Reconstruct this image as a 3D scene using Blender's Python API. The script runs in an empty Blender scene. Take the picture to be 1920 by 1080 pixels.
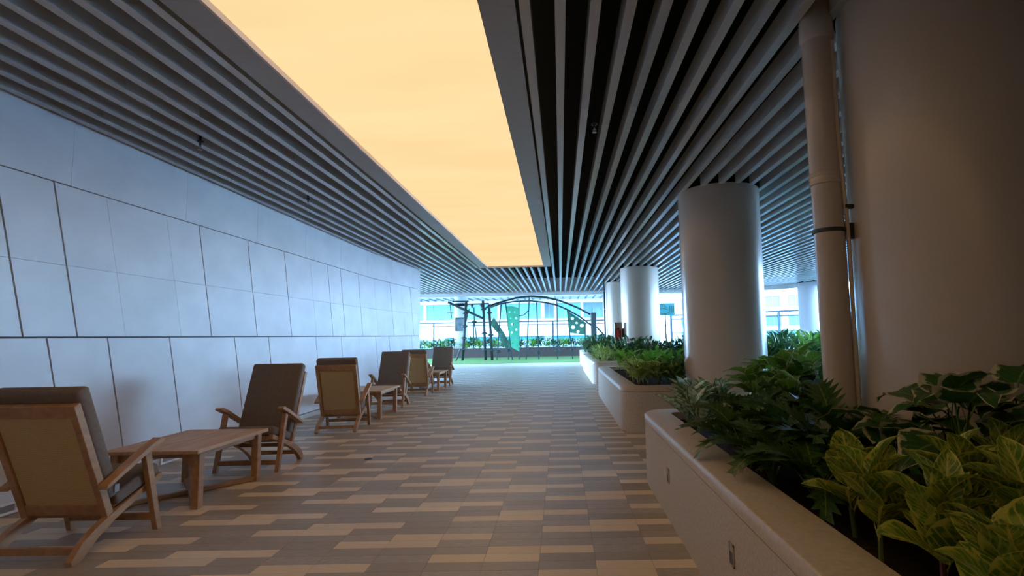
import bpy, bmesh, math, random
from mathutils import Vector, Matrix
R = math.radians
PI = math.pi
random.seed(7)
C = bpy.context.scene.collection
S = bpy.context.scene

# ------------------------------------------------------------------ camera, sky, sun, exposure
cd = bpy.data.cameras.new('camera')
cam = bpy.data.objects.new('camera', cd)
C.objects.link(cam)
S.camera = cam
cd.sensor_width = 36.0
cd.lens = 970.0 / 1920.0 * 36.0
cd.shift_x = (960.0 - 1042.0) / 1920.0
cd.clip_start = 0.05
cd.clip_end = 400
YAW, PITCH, ROLL = R(0.435), R(5.251), 0.018
cam.location = (0, 0, 1.5)
cam.rotation_euler = (Matrix.Rotation(YAW, 3, 'Z') @ Matrix.Rotation(PI / 2 + PITCH, 3, 'X')
                      @ Matrix.Rotation(-ROLL, 3, 'Z')).to_euler()

w = bpy.data.worlds.new('sky')
S.world = w
w.use_nodes = True
nt = w.node_tree
nt.nodes.clear()
tc = nt.nodes.new('ShaderNodeTexCoord')
sx = nt.nodes.new('ShaderNodeSeparateXYZ')
rp = nt.nodes.new('ShaderNodeValToRGB')
bg = nt.nodes.new('ShaderNodeBackground')
ow = nt.nodes.new('ShaderNodeOutputWorld')
nt.links.new(tc.outputs['Generated'], sx.inputs[0])
nt.links.new(sx.outputs['Z'], rp.inputs[0])
nt.links.new(rp.outputs[0], bg.inputs[0])
nt.links.new(bg.outputs[0], ow.inputs[0])
rp.color_ramp.elements[0].position = 0.0
rp.color_ramp.elements[0].color = (0.42, 0.67, 1.0, 1)
rp.color_ramp.elements[1].position = 0.7
rp.color_ramp.elements[1].color = (0.22, 0.46, 1.0, 1)
bg.inputs['Strength'].default_value = 44.0

sl = bpy.data.lights.new('sun', 'SUN')
sl.energy = 2.5
sl.angle = R(2.0)
sl.color = (0.86, 0.95, 1.0)
so = bpy.data.objects.new('sun', sl)
C.objects.link(so)
so.location = (10, -20, 40)
so.rotation_euler = Vector((0.12, 0.62, -0.78)).to_track_quat('-Z', 'Y').to_euler()

S.view_settings.view_transform = 'Standard'
S.view_settings.look = 'None'
S.view_settings.exposure = 0.22
S.view_settings.gamma = 1.0
S.view_settings.use_curve_mapping = False
PANEL_LIGHT = 0.91

# ------------------------------------------------------------------ helpers
def tag(o, label=None, cat=None, group=None, kind=None):
    if label: o['label'] = label
    if cat: o['category'] = cat
    if group: o['group'] = group
    if kind: o['kind'] = kind
    return o

def thing(name, label, cat, loc=(0, 0, 0), rz=0.0, group=None):
    o = bpy.data.objects.new(name, None)
    C.objects.link(o)
    o.empty_display_size = 0.1
    o.location = loc
    o.rotation_euler = (0, 0, rz)
    return tag(o, label, cat, group)

def link(name, me, parent=None, loc=None, rot=None, scale=None):
    o = bpy.data.objects.new(name, me)
    C.objects.link(o)
    if parent is not None: o.parent = parent
    if loc is not None: o.location = loc
    if rot is not None: o.rotation_euler = rot
    if scale is not None: o.scale = scale
    return o

def obj(name, bm, mat, parent=None, smooth=False, bevel=0.0, segs=1, loc=None):
    if bevel > 0:
        bmesh.ops.bevel(bm, geom=list(bm.edges), offset=bevel, segments=segs, affect='EDGES', profile=0.5, clamp_overlap=True)
    bmesh.ops.recalc_face_normals(bm, faces=list(bm.faces))
    me = bpy.data.meshes.new(name)
    bm.to_mesh(me)
    bm.free()
    for m in (mat if isinstance(mat, (list, tuple)) else [mat]): me.materials.append(m)
    if smooth:
        me.polygons.foreach_set('use_smooth', [True] * len(me.polygons))
    return link(name, me, parent, loc)

def smooth_by_angle(o, ang=40):
    me = o.data
    me.polygons.foreach_set('use_smooth', [True] * len(me.polygons))
    try: me.set_sharp_from_angle(angle=R(ang))
    except Exception: pass
    return o

def hexa(bm, v8):
    """v8: bottom ring of 4, top ring of 4"""
    v = [bm.verts.new(p) for p in v8]
    for f in ((3, 2, 1, 0), (4, 5, 6, 7), (0, 1, 5, 4), (1, 2, 6, 5), (2, 3, 7, 6), (3, 0, 4, 7)):
        bm.faces.new([v[i] for i in f])
    return bm

def box(bm, x0, x1, y0, y1, z0, z1):
    return hexa(bm, [(x0, y0, z0), (x1, y0, z0), (x1, y1, z0), (x0, y1, z0),
                     (x0, y0, z1), (x1, y0, z1), (x1, y1, z1), (x0, y1, z1)])

def bbox(*a):
    return box(bmesh.new(), *a)

def prism_yz(bm, pts, x0, x1):
    a = [bm.verts.new((x0, y, z)) for y, z in pts]
    b = [bm.verts.new((x1, y, z)) for y, z in pts]
    bm.faces.new(a)
    bm.faces.new(b[::-1])
    n = len(pts)
    for i in range(n):
        bm.faces.new([a[i], b[i], b[(i + 1) % n], a[(i + 1) % n]])
    return bm

def prism_xy(bm, pts, z0, z1):
    a = [bm.verts.new((x, y, z0)) for x, y in pts]
    b = [bm.verts.new((x, y, z1)) for x, y in pts]
    bm.faces.new(a[::-1])
    bm.faces.new(b)
    n = len(pts)
    for i in range(n):
        bm.faces.new([a[i], a[(i + 1) % n], b[(i + 1) % n], b[i]])
    return bm

def bar(bm, p0, p1, wx, t, up=(0, 0, 1)):
    """rectangular bar from p0 to p1: wx across, t along up"""
    p0, p1, up = Vector(p0), Vector(p1), Vector(up)
    d = (p1 - p0).normalized()
    s = d.cross(up)
    if s.length < 1e-5: s = d.cross(Vector((1, 0, 0)))
    s.normalize()
    u = s.cross(d).normalized()
    a, b = s * wx / 2, u * t / 2
    hexa(bm, [p0 - a - b, p0 + a - b, p0 + a + b, p0 - a + b, p1 - a - b, p1 + a - b, p1 + a + b, p1 - a + b])
    return bm

def tube(bm, pts, r, n=8):
    pts = [Vector(p) for p in pts]
    rings = []
    for i, p in enumerate(pts):
        d = (pts[min(i + 1, len(pts) - 1)] - pts[max(i - 1, 0)]).normalized()
        ref = Vector((0, 0, 1)) if abs(d.z) < 0.9 else Vector((1, 0, 0))
        s = d.cross(ref).normalized()
        u = s.cross(d)
        rr = r[i] if isinstance(r, (list, tuple)) else r
        rings.append([bm.verts.new(p + (s * math.cos(k * 2 * PI / n) + u * math.sin(k * 2 * PI / n)) * rr) for k in range(n)])
    for a, b in zip(rings, rings[1:]):
        for k in range(n):
            bm.faces.new([a[k], a[(k + 1) % n], b[(k + 1) % n], b[k]])
    bm.faces.new(rings[0][::-1])
    bm.faces.new(rings[-1])
    return bm

def lathe(bm, prof, n=24, cx=0, cy=0):
    rings = []
    for r, z in prof:
        rings.append([bm.verts.new((cx + r * math.cos(k * 2 * PI / n), cy + r * math.sin(k * 2 * PI / n), z)) for k in range(n)])
    for a, b in zip(rings, rings[1:]):
        for k in range(n):
            bm.faces.new([a[k], a[(k + 1) % n], b[(k + 1) % n], b[k]])
    bm.faces.new(rings[0][::-1])
    bm.faces.new(rings[-1])
    return bm

def copy_tree(o, parent=None):
    c = o.copy()
    C.objects.link(c)
    if parent is not None: c.parent = parent
    for ch in list(o.children): copy_tree(ch, c)
    return c

# ------------------------------------------------------------------ materials
def mat(name, col, rough=0.5, col2=None, scale=8.0, stretch=(1, 1, 1), bump=0.0, bscale=None, metal=0.0, spec=0.5,
        coord='Object', detail=4.0, rnd=0.0, contrast=(0.35, 0.65), emit=None, estr=0.0):
    m = bpy.data.materials.new(name)
    m.use_nodes = True
    t = m.node_tree
    p = t.nodes['Principled BSDF']
    p.inputs['Base Color'].default_value = (*col, 1)
    p.inputs['Roughness'].default_value = rough
    p.inputs['Metallic'].default_value = metal
    p.inputs['Specular IOR Level'].default_value = spec
    L = t.links.new
    if col2 is not None or bump or rnd:
        if coord == 'World':
            g = t.nodes.new('ShaderNodeNewGeometry'); vec = g.outputs['Position']
        else:
            g = t.nodes.new('ShaderNodeTexCoord'); vec = g.outputs[coord]
        mp = t.nodes.new('ShaderNodeMapping')
        mp.inputs['Scale'].default_value = stretch
        L(vec, mp.inputs[0])
        vec = mp.outputs[0]
        out = None
        if col2 is not None:
            n = t.nodes.new('ShaderNodeTexNoise')
            n.inputs['Scale'].default_value = scale
            n.inputs['Detail'].default_value = detail
            L(vec, n.inputs['Vector'])
            r = t.nodes.new('ShaderNodeValToRGB')
            r.color_ramp.elements[0].position = contrast[0]
            r.color_ramp.elements[1].position = contrast[1]
            r.color_ramp.elements[0].color = (*col, 1)
            r.color_ramp.elements[1].color = (*col2, 1)
            L(n.outputs['Fac'], r.inputs[0])
            out = r.outputs[0]
        if rnd:
            oi = t.nodes.new('ShaderNodeObjectInfo')
            mr = t.nodes.new('ShaderNodeMapRange')
            mr.inputs['To Min'].default_value = 1 - rnd
            mr.inputs['To Max'].default_value = 1 + rnd
            L(oi.outputs['Random'], mr.inputs['Value'])
            mx = t.nodes.new('ShaderNodeMix')
            mx.data_type = 'RGBA'
            mx.blend_type = 'MULTIPLY'
            mx.inputs['Factor'].default_value = 1.0
            if out is not None: L(out, mx.inputs['A'])
            else: mx.inputs['A'].default_value = (*col, 1)
            L(mr.outputs[0], mx.inputs['B'])
            out = mx.outputs['Result']
        if out is not None: L(out, p.inputs['Base Color'])
        if bump:
            n2 = t.nodes.new('ShaderNodeTexNoise')
            n2.inputs['Scale'].default_value = bscale or scale * 4
            n2.inputs['Detail'].default_value = 3
            L(vec, n2.inputs['Vector'])
            b = t.nodes.new('ShaderNodeBump')
            b.inputs['Strength'].default_value = bump
            b.inputs['Distance'].default_value = 0.01
            L(n2.outputs['Fac'], b.inputs['Height'])
            L(b.outputs[0], p.inputs['Normal'])
    if emit:
        p.inputs['Emission Color'].default_value = (*emit, 1)
        p.inputs['Emission Strength'].default_value = estr
    return m

M = {}
M['teak'] = mat('teak', (0.34, 0.18, 0.08), 0.5, (0.46, 0.255, 0.12), 2.2, (7, 1.0, 7), 0.03, 30)
M['teak_top'] = mat('teak_top', (0.42, 0.235, 0.11), 0.55, (0.54, 0.32, 0.16), 3, (9, 1.0, 9), 0.04, 30)
M['cushion'] = mat('cushion_fabric', (0.165, 0.125, 0.092), 0.95, (0.19, 0.147, 0.11), 40, (1, 1, 1), 0.12, 350)
M['slat'] = mat('slat_metal', (0.52, 0.545, 0.53), 0.2, (0.57, 0.59, 0.575), 3, (4, 0.3, 1), spec=1.0, rnd=0.10)
M['plenum'] = mat('plenum_black', (0.004, 0.008, 0.010), 1.0, spec=0.1)
M['frame'] = mat('frame_metal', (0.42, 0.42, 0.40), 0.45, (0.50, 0.50, 0.48), 4, (0.6, 26, 1), 0.12, 6)
M['rim'] = mat('rim_white', (0.75, 0.68, 0.62), 0.4)
M['panel'] = mat('wall_panel', (0.60, 0.605, 0.62), 0.42, (0.68, 0.685, 0.70), 1.6, (1, 1, 1.4), 0.02, 60, spec=0.8, coord='World', rnd=0.035, detail=8)
M['joint'] = mat('joint_dark', (0.10, 0.10, 0.11), 0.8)
M['tile_beige'] = mat('tile_beige', (0.64, 0.52, 0.36), 0.5, (0.74, 0.61, 0.43), 5, (2, 30, 1), 0.10, 22, coord='World', rnd=0.05, spec=0.9)
M['tile_dark'] = mat('tile_dark', (0.28, 0.23, 0.165), 0.46, (0.36, 0.30, 0.22), 5, (2, 26, 1), 0.16, 20, coord='World', rnd=0.06, spec=0.9)
M['tile_grey_sheen'] = mat('tile_grey_sheen', (0.30, 0.25, 0.185), 0.46, (0.43, 0.365, 0.29), 5, (3, 22, 1), 0.2, 16, coord='World', rnd=0.06, spec=0.9)  # grey-brown tone, also stands in for sheen on the dark tiles
for k_ in ('tile_beige', 'tile_dark', 'tile_grey_sheen'):      # sealed, faintly polished stoneware
    p_ = M[k_].node_tree.nodes['Principled BSDF']
    p_.inputs['Coat Weight'].default_value = 0.15
    p_.inputs['Coat Roughness'].default_value = 0.36
    p_.inputs['Coat IOR'].default_value = 1.9
M['grout'] = mat('grout', (0.13, 0.11, 0.09), 0.9)
M['column'] = mat('column_paint', (0.60, 0.52, 0.42), 0.25, (0.62, 0.54, 0.44), 2, (1, 1, 0.2))
M['column_pale'] = mat('column_pale', (0.36, 0.38, 0.41), 0.5)
M['concrete'] = mat('planter_stone', (0.47, 0.40, 0.31), 0.65, (0.60, 0.52, 0.42), 60, (1, 1, 1), 0.10, 160, coord='World', detail=6)
M['cap'] = mat('planter_cap', (0.47, 0.385, 0.28), 0.38, (0.55, 0.455, 0.34), 40, (1, 1, 1), 0.06, 140, coord='World')
M['soil'] = mat('soil', (0.018, 0.012, 0.008), 1.0, (0.035, 0.024, 0.016), 30, bump=0.6, bscale=60, spec=0.05)
M['steel'] = mat('steel_plate', (0.42, 0.38, 0.34), 0.35, metal=0.6)
M['dark_metal'] = mat('dark_metal', (0.035, 0.045, 0.05), 0.45, metal=0.3)
M['play_dark'] = mat('play_post', (0.007, 0.02, 0.02), 0.6)
M['rope'] = mat('rope_fibre', (0.015, 0.04, 0.045), 0.9)
M['green_panel'] = mat('green_panel', (0.03, 0.27, 0.15), 0.5, (0.036, 0.30, 0.17), 3)
M['green_dark'] = mat('green_panel_dark', (0.015, 0.10, 0.06), 0.6)
M['turf'] = mat('turf', (0.10, 0.235, 0.035), 0.95, (0.13, 0.28, 0.05), 30, bump=0.5, bscale=200)
M['bed_wall'] = mat('bed_wall', (0.042, 0.031, 0.028), 0.85, (0.05, 0.038, 0.034), 6)
M['white_wall'] = mat('white_wall', (0.60, 0.62, 0.62), 0.8)
M['glass_far'] = mat('far_glazing', (0.04, 0.25, 0.28), 0.5, (0.07, 0.33, 0.35), 0.35, (1, 1, 0.4), coord='World')
M['glass_blue'] = mat('far_glazing_blue', (0.025, 0.085, 0.16), 0.5, (0.06, 0.17, 0.22), 0.6, (1, 1, 0.6), coord='World')
M['far_frame'] = mat('far_frame', (0.14, 0.20, 0.22), 0.5)
M['rail_metal'] = mat('rail_metal', (0.045, 0.07, 0.085), 0.5)
M['pavement'] = mat('pavement', (0.10, 0.10, 0.10), 0.8, (0.12, 0.12, 0.12), 2)
M['red'] = mat('red_enamel', (0.55, 0.03, 0.02), 0.35)
M['wood_red'] = mat('cabinet_frame', (0.80, 0.62, 0.54), 0.5)
M['board'] = mat('board_face', (0.03, 0.06, 0.08), 0.5, (0.10, 0.13, 0.15), 3)
M['teal'] = mat('teal_sheet', (0.035, 0.24, 0.24), 0.6)
M['back'] = mat('back_wall_paint', (0.66, 0.58, 0.48), 0.8)
M['canopy'] = mat('canopy_paint', (0.84, 0.86, 0.87), 0.6)
M['canopy_slat'] = mat('canopy_slat_paint', (0.72, 0.76, 0.78), 0.5)
M['white'] = mat('white_paint', (0.8, 0.8, 0.8), 0.5)
M['bed_wall2'] = mat('vent_dark', (0.2, 0.19, 0.18), 0.6)
M['skirt'] = mat('skirting_metal', (0.50, 0.48, 0.45), 0.4)
M['stem'] = mat('plant_stem', (0.10, 0.13, 0.04), 0.7)
M['stem_red'] = mat('plant_stem_red', (0.12, 0.025, 0.03), 0.6)
M['tag'] = mat('tie_tape', (0.32, 0.31, 0.29), 0.8)

def weave_mat():
    m = bpy.data.materials.new('woven_cane')
    m.use_nodes = True
    t = m.node_tree
    p = t.nodes['Principled BSDF']
    p.inputs['Roughness'].default_value = 0.7
    tcn = t.nodes.new('ShaderNodeTexCoord')
    L = t.links.new
    br = t.nodes.new('ShaderNodeTexBrick')
    br.inputs['Scale'].default_value = 1.0
    br.inputs['Brick Width'].default_value = 0.016
    br.inputs['Row Height'].default_value = 0.006
    br.inputs['Mortar Size'].default_value = 0.0011
    br.inputs['Color1'].default_value = (0.66, 0.45, 0.20, 1)
    br.inputs['Color2'].default_value = (0.74, 0.53, 0.27, 1)
    br.inputs['Mortar'].default_value = (0.36, 0.23, 0.10, 1)
    mp = t.nodes.new('ShaderNodeMapping')
    mp.inputs['Rotation'].default_value = (-PI / 2, 0, 0)
    L(tcn.outputs['Object'], mp.inputs[0])
    L(mp.outputs[0], br.inputs['Vector'])
    L(br.outputs['Color'], p.inputs['Base Color'])
    b = t.nodes.new('ShaderNodeBump')
    b.inputs['Strength'].default_value = 0.5
    b.inputs['Distance'].default_value = 0.003
    L(br.outputs['Fac'], b.inputs['Height'])
    b.invert = True
    L(b.outputs[0], p.inputs['Normal'])
    return m
M['weave'] = weave_mat()

def diffuser_mat():
    m = bpy.data.materials.new('glowing_membrane')
    m.use_nodes = True
    t = m.node_tree
    t.nodes.clear()
    L = t.links.new
    o = t.nodes.new('ShaderNodeOutputMaterial')
    e = t.nodes.new('ShaderNodeEmission')
    n = t.nodes.new('ShaderNodeTexNoise')
    g = t.nodes.new('ShaderNodeTexCoord')
    mp = t.nodes.new('ShaderNodeMapping')
    mp.inputs['Scale'].default_value = (0.25, 1.0, 1)
    n.inputs['Scale'].default_value = 1.3
    n.inputs['Detail'].default_value = 3
    r = t.nodes.new('ShaderNodeValToRGB')
    r.color_ramp.elements[0].position = 0.3
    r.color_ramp.elements[1].position = 0.7
    r.color_ramp.elements[0].color = (1.04, 0.675, 0.335, 1)
    r.color_ramp.elements[1].color = (1.12, 0.735, 0.385, 1)
    L(g.outputs['Object'], mp.inputs[0]); L(mp.outputs[0], n.inputs['Vector']); L(n.outputs['Fac'], r.inputs[0])
    L(r.outputs[0], e.inputs['Color'])
    e.inputs['Strength'].default_value = PANEL_LIGHT
    L(e.outputs[0], o.inputs['Surface'])
    return m
M['diffuser'] = diffuser_mat()

def glass_mat(name, tint, a):
    m = bpy.data.materials.new(name)
    m.use_nodes = True
    t = m.node_tree
    t.nodes.clear()
    L = t.links.new
    o = t.nodes.new('ShaderNodeOutputMaterial')
    tr = t.nodes.new('ShaderNodeBsdfTransparent')
    gl = t.nodes.new('ShaderNodeBsdfGlossy')
    gl.inputs['Roughness'].default_value = 0.05
    mx = t.nodes.new('ShaderNodeMixShader')
    tr.inputs['Color'].default_value = (*tint, 1)
    mx.inputs[0].default_value = a
    L(tr.outputs[0], mx.inputs[1]); L(gl.outputs[0], mx.inputs[2]); L(mx.outputs[0], o.inputs['Surface'])
    return m
M['rail_glass'] = glass_mat('rail_glass', (0.80, 0.95, 0.97), 0.06)

def leaf_mat(name, mid, blade, edge, blotch=None, mw=0.05, ew=0.30, veins=0.0, rough=0.35, trans=0.25):
    """UV: u 0..1 across (0.5 on the midrib), v along"""
    m = bpy.data.materials.new(name)
    m.use_nodes = True
    t = m.node_tree
    L = t.links.new
    p = t.nodes['Principled BSDF']
    uv = t.nodes.new('ShaderNodeUVMap')
    s = t.nodes.new('ShaderNodeSeparateXYZ')
    L(uv.outputs[0], s.inputs[0])
    def mth(op, a, b=None, c=None):
        n = t.nodes.new('ShaderNodeMath')
        n.operation = op
        for i, v in enumerate((a, b, c)):
            if v is None: continue
            if isinstance(v, (int, float)): n.inputs[i].default_value = v
            else: L(v, n.inputs[i])
        return n.outputs[0]
    def mix(f, a, b):
        n = t.nodes.new('ShaderNodeMix')
        n.data_type = 'RGBA'
        L(f, n.inputs['Factor'])
        for k, v in (('A', a), ('B', b)):
            if isinstance(v, tuple): n.inputs[k].default_value = (*v, 1)
            else: L(v, n.inputs[k])
        return n.outputs['Result']
    d = mth('MULTIPLY', mth('ABSOLUTE', mth('SUBTRACT', s.outputs[0], 0.5)), 2.0)      # 0 midrib .. 1 margin
    oi = t.nodes.new('ShaderNodeObjectInfo')
    tcn = t.nodes.new('ShaderNodeTexCoord')
    nz = t.nodes.new('ShaderNodeTexNoise')
    nz.inputs['Scale'].default_value = 35
    nz.inputs['Detail'].default_value = 3
    L(tcn.outputs['Object'], nz.inputs['Vector'])
    col = mix(oi.outputs['Random'], tuple(c * 0.8 for c in blade), tuple(min(1, c * 1.2) for c in blade))
    if blotch:
        f = t.nodes.new('ShaderNodeMapRange')
        f.inputs['From Min'].default_value = 0.47; f.inputs['From Max'].default_value = 0.56
        L(nz.outputs['Fac'], f.inputs['Value'])
        col = mix(f.outputs[0], col, blotch)
    if veins:
        vv = mth('SUBTRACT', mth('MULTIPLY', s.outputs[1], 9.0), mth('MULTIPLY', d, 2.2))
        fr = mth('ABSOLUTE', mth('SUBTRACT', mth('FRACT', vv), 0.5))
        f = mth('MULTIPLY', mth('LESS_THAN', fr, 0.12), veins)
        col = mix(f, col, mid)
    if edge:
        f = t.nodes.new('ShaderNodeMapRange')
        f.inputs['From Min'].default_value = 1 - ew; f.inputs['From Max'].default_value = 1 - ew * 0.55
        dn = mth('ADD', d, mth('MULTIPLY', mth('SUBTRACT', nz.outputs['Fac'], 0.5), 0.8))
        L(dn, f.inputs['Value'])
        col = mix(f.outputs[0], col, edge)
    col = mix(mth('LESS_THAN', d, mw), col, mid)
    L(col, p.inputs['Base Color'])
    p.inputs['Roughness'].default_value = rough
    tl = t.nodes.new('ShaderNodeBsdfTranslucent')
    L(col, tl.inputs['Color'])
    ms = t.nodes.new('ShaderNodeMixShader')
    ms.inputs[0].default_value = trans
    L(p.outputs[0], ms.inputs[1]); L(tl.outputs[0], ms.inputs[2])
    L(ms.outputs[0], t.nodes['Material Output'].inputs['Surface'])
    return m
M['leaf_yellow'] = leaf_mat('leaf_yellow', (0.62, 0.58, 0.13), (0.12, 0.235, 0.02), (0.52, 0.52, 0.10), (0.30, 0.38, 0.045), 0.08, 0.18, 0.6)
M['leaf_cream'] = leaf_mat('leaf_cream', (0.16, 0.27, 0.08), (0.035, 0.125, 0.025), (0.66, 0.62, 0.40), None, 0.04, 0.24, 0.2)
M['leaf_dark'] = leaf_mat('leaf_dark', (0.20, 0.26, 0.06), (0.04, 0.115, 0.02), None, (0.025, 0.08, 0.018), 0.06, 0.2, 0.25)
M['leaf_silver'] = leaf_mat('leaf_silver', (0.40, 0.52, 0.34), (0.58, 0.68, 0.55), (0.08, 0.20, 0.06), (0.20, 0.36, 0.17), 0.05, 0.34, 0.0)
M['leaf_bright'] = leaf_mat('leaf_bright', (0.32, 0.48, 0.09), (0.13, 0.32, 0.04), (0.62, 0.66, 0.32), None, 0.05, 0.14, 0.3, trans=0.4)
M['leaf_fern'] = leaf_mat('leaf_fern', (0.28, 0.46, 0.07), (0.15, 0.37, 0.04), None, None, 0.06, 0.2, 0.2, trans=0.35)
M['leaf_lime'] = leaf_mat('leaf_lime', (0.62, 0.64, 0.24), (0.32, 0.43, 0.09), (0.52, 0.58, 0.20), (0.13, 0.27, 0.04), 0.06, 0.18, 0.3, trans=0.35)
M['leaf_shrub'] = leaf_mat('leaf_shrub', (0.07, 0.15, 0.03), (0.03, 0.10, 0.024), None, None, 0.05, 0.2, 0.0)
M['leaf_far'] = leaf_mat('leaf_far', (0.12, 0.30, 0.08), (0.02, 0.075, 0.022), (0.10, 0.16, 0.09), (0.035, 0.10, 0.035), 0.05, 0.2, 0.0, trans=0.3)

# ------------------------------------------------------------------ floor
FX0, FP = -0.17, 0.375            # tile columns
FY0, FQ = 3.61, 0.128             # tile rows
def floor_build():
    fl = obj('floor', bbox(-16, 14, -9, 29.3, -0.2, -0.004), M['grout'])
    tag(fl, kind='structure')
    mats = [M['tile_beige'], M['tile_dark'], M['tile_grey_sheen']]
    protos = []
    for m in mats:
        bm = bbox(-FP / 2 + 0.001, FP / 2 - 0.001, -FQ / 2 + 0.001, FQ / 2 - 0.001, -0.012, 0)
        me = bpy.data.meshes.new('tile')
        bmesh.ops.recalc_face_normals(bm, faces=list(bm.faces))
        bm.to_mesh(me); bm.free()
        me.materials.append(m)
        protos.append(me)
    def kind(r, c):
        # dark field with beige runs of two tiles that step one tile to the right in the next row
        k = c // 2
        r0 = (4 * k + 4) % 6
        rr = r % 6
        if c % 2 == 0: b = rr in (r0, (r0 + 3) % 6)
        else: b = rr in (r0, (r0 + 1) % 6)
        if b: return 0
        return 2 if random.random() < (0.42 if c > -4 else 0.08) else 1  # extra grey tiles past the left columns paint in the floor's sheen
    cand = []
    rest = bmesh.new()
    for r in range(-100, 201):
        y = FY0 + (r + 0.5) * FQ
        if y > 29.2: break
        for c in range(-42 if y > 17.2 else -13, 37 if y > 5.9 else 4):
            x = FX0 + (c + 0.5) * FP
            if x + FP / 2 < -4.93 and y < 17.2: continue
            if y < -2: continue
            if x > 0.9 and 8.2 < y < 13.3 and x < 4: continue
            k = kind(r, c)
            vis = y > 3.2 and -1.0 * y < x < 0.9 + 0.02 * y
            (cand.append((y, x, k)) if vis else None)
            if not vis or y > 30: put_rest(rest, x, y, k)
    cand.sort(key=lambda t: t[0])
    for y, x, k in cand[:299]:
        link('tile', protos[k], fl, (x, y, 0))
    for y, x, k in cand[299:]: put_rest(rest, x, y, k)
    o = obj('tile_field', rest, mats, fl)
    o['kind'] = 'stuff'
def put_rest(bm, x, y, k):
    a, b = FP / 2 - 0.001, FQ / 2 - 0.001
    n0 = len(bm.faces)
    v = [bm.verts.new(p) for p in ((x - a, y - b, 0), (x + a, y - b, 0), (x + a, y + b, 0), (x - a, y + b, 0),
                                   (x - a, y - b, -.006), (x + a, y - b, -.006), (x + a, y + b, -.006), (x - a, y + b, -.006))]
    for f in ((0, 1, 2, 3), (4, 5, 1, 0), (5, 6, 2, 1), (6, 7, 3, 2), (7, 4, 0, 3), (7, 6, 5, 4)):
        fc = bm.faces.new([v[i] for i in f])
        fc.material_index = k
floor_build()

# ------------------------------------------------------------------ left wall
WX, WEND, ZMID, ZUP, ZTOP = -4.95, 17.1, 1.57, 3.10, 3.86
def wall_x(y):
    return WX + (max(0.0, y - 13.4) / 3.7) ** 1.3 * 0.31
def wall_build():
    bm = bmesh.new()
    ys = [-9, 13.4, 14.3, 15.2, 16.1, WEND]
    pts = [(wall_x(y) - 0.03, y) for y in ys] + [(-14, WEND), (-14, -9)]
    prism_xy(bm, pts, 0, 4.5)
    wl = obj('wall_left', bm, M['joint'])
    tag(wl, kind='structure')
    SL = 0.235
    def panel(ya, yb, z0, z1, ga, gb, gz0, gz1, slant=True):
        """one stone sheet between the joints that start at ya and yb on the row's lower edge"""
        base = ZMID if z0 > 1 else ZMID
        def yy(y, z): return (y - SL * (z - base)) if slant else y
        bm = bmesh.new()
        lo, hi = z0 + gz0, z1 - gz1
        q = [(ya + ga, lo), (yb - gb, lo), (yb - gb, hi), (ya + ga, hi)]
        f, b = [], []
        for y, z in q:
            t = min(yy(y, z), WEND)
            f.append((wall_x(t), t, z)); b.append((wall_x(t) - 0.05, t, z))
        v = [bm.verts.new(p) for p in b + f]
        for fc in ((3, 2, 1, 0), (4, 5, 6, 7), (0, 1, 5, 4), (1, 2, 6, 5), (2, 3, 7, 6), (3, 0, 4, 7)):
            bm.faces.new([v[i] for i in fc])
        return obj('panel', bm, M['panel'], wl)
    s, f = 0.009, 0.0018       # half widths: open joint, tight joint
    up = [(-3.0, s), (-2.0, f), (-1.0, s), (0.0, f), (0.9, s), (1.8, f), (2.6, s), (3.45, f), (4.15, s), (4.74, s), (5.28, s), (5.87, f), (6.74, f), (7.33, s), (8.44, s), (9.53, s),
          (10.5, f), (11.27, s), (11.92, s), (12.96, s), (14.0, f), (15.07, s), (15.9, f), (16.6, s), (17.5, s)]
    for (a, ga), (b, gb) in zip(up, up[1:]):
        zs = ZMID + (ZUP - ZMID) * 0.47
        panel(a, b, ZMID, zs, ga, gb, s, f)
        panel(a, b, zs, ZUP, ga, gb, f, 0.007)
    low = [(-3.2, s), (-2.3, s), (-1.4, s), (-.5, s), (0.4, s), (1.3, s), (2.2, s), (3.1, s), (4.1, s), (4.96, s), (5.63, s), (6.53, s), (7.84, s), (8.76, s), (10.46, s), (11.67, s), (12.7, f), (13.81, s), (14.7, s), (15.5, f), (16.4, s), (17.6, s)]
    for (a, ga), (b, gb) in zip(low, low[1:]):
        panel(a, b, 0.10, ZMID, ga, gb, 0.0, s)
    y = -3.0
    while y < WEND:
        panel(y, min(y + 1.62, WEND), ZUP, ZTOP, f, f, 0.004, 0, slant=False)
        y += 1.62
    # skirting channel along the foot of the wall
    sk = bmesh.new()
    ys = [-9, 13.4, 14.3, 15.2, 16.1, WEND]
    prism_xy(sk, [(wall_x(y) + 0.012, y) for y in ys] + [(wall_x(y) - 0.03, y) for y in ys[::-1]], 0, 0.085)
    tag(obj('baseboard_left', sk, M['skirt']), kind='structure')
    for y in (4.62, 6.62):
        g = thing('wall_vent', 'pale framed vent low on the grey stone wall ' + ('beside the nearest lounge chair' if y < 5 else 'behind the nearest table'), 'vent', (WX + 0.012, y, 0))
        fr = bmesh.new()
        for (a, b, c, d) in ((-0.16, 0.16, 0.01, 0.03), (-0.16, 0.16, 0.09, 0.11), (-0.16, -0.14, 0.03, 0.09), (0.14, 0.16, 0.03, 0.09)):
            box(fr, 0.002, 0.02, a, b, c, d)
        obj('vent_frame', fr, M['white'], g)
        obj('vent_grille', bbox(0.001, 0.008, -0.139, 0.139, 0.031, 0.089), M['bed_wall2'], g)
wall_build()

tag(obj('wall_back_unseen', bbox(-14, 13, -9.3, -9, 0, 4.5), M['back']), kind='structure')  # out of view, added to keep daylight off the near end

tag(obj('wall_right', bbox(13, 13.3, -9.3, 10.8, 0, 4.5), M['back']), kind='structure')

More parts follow.
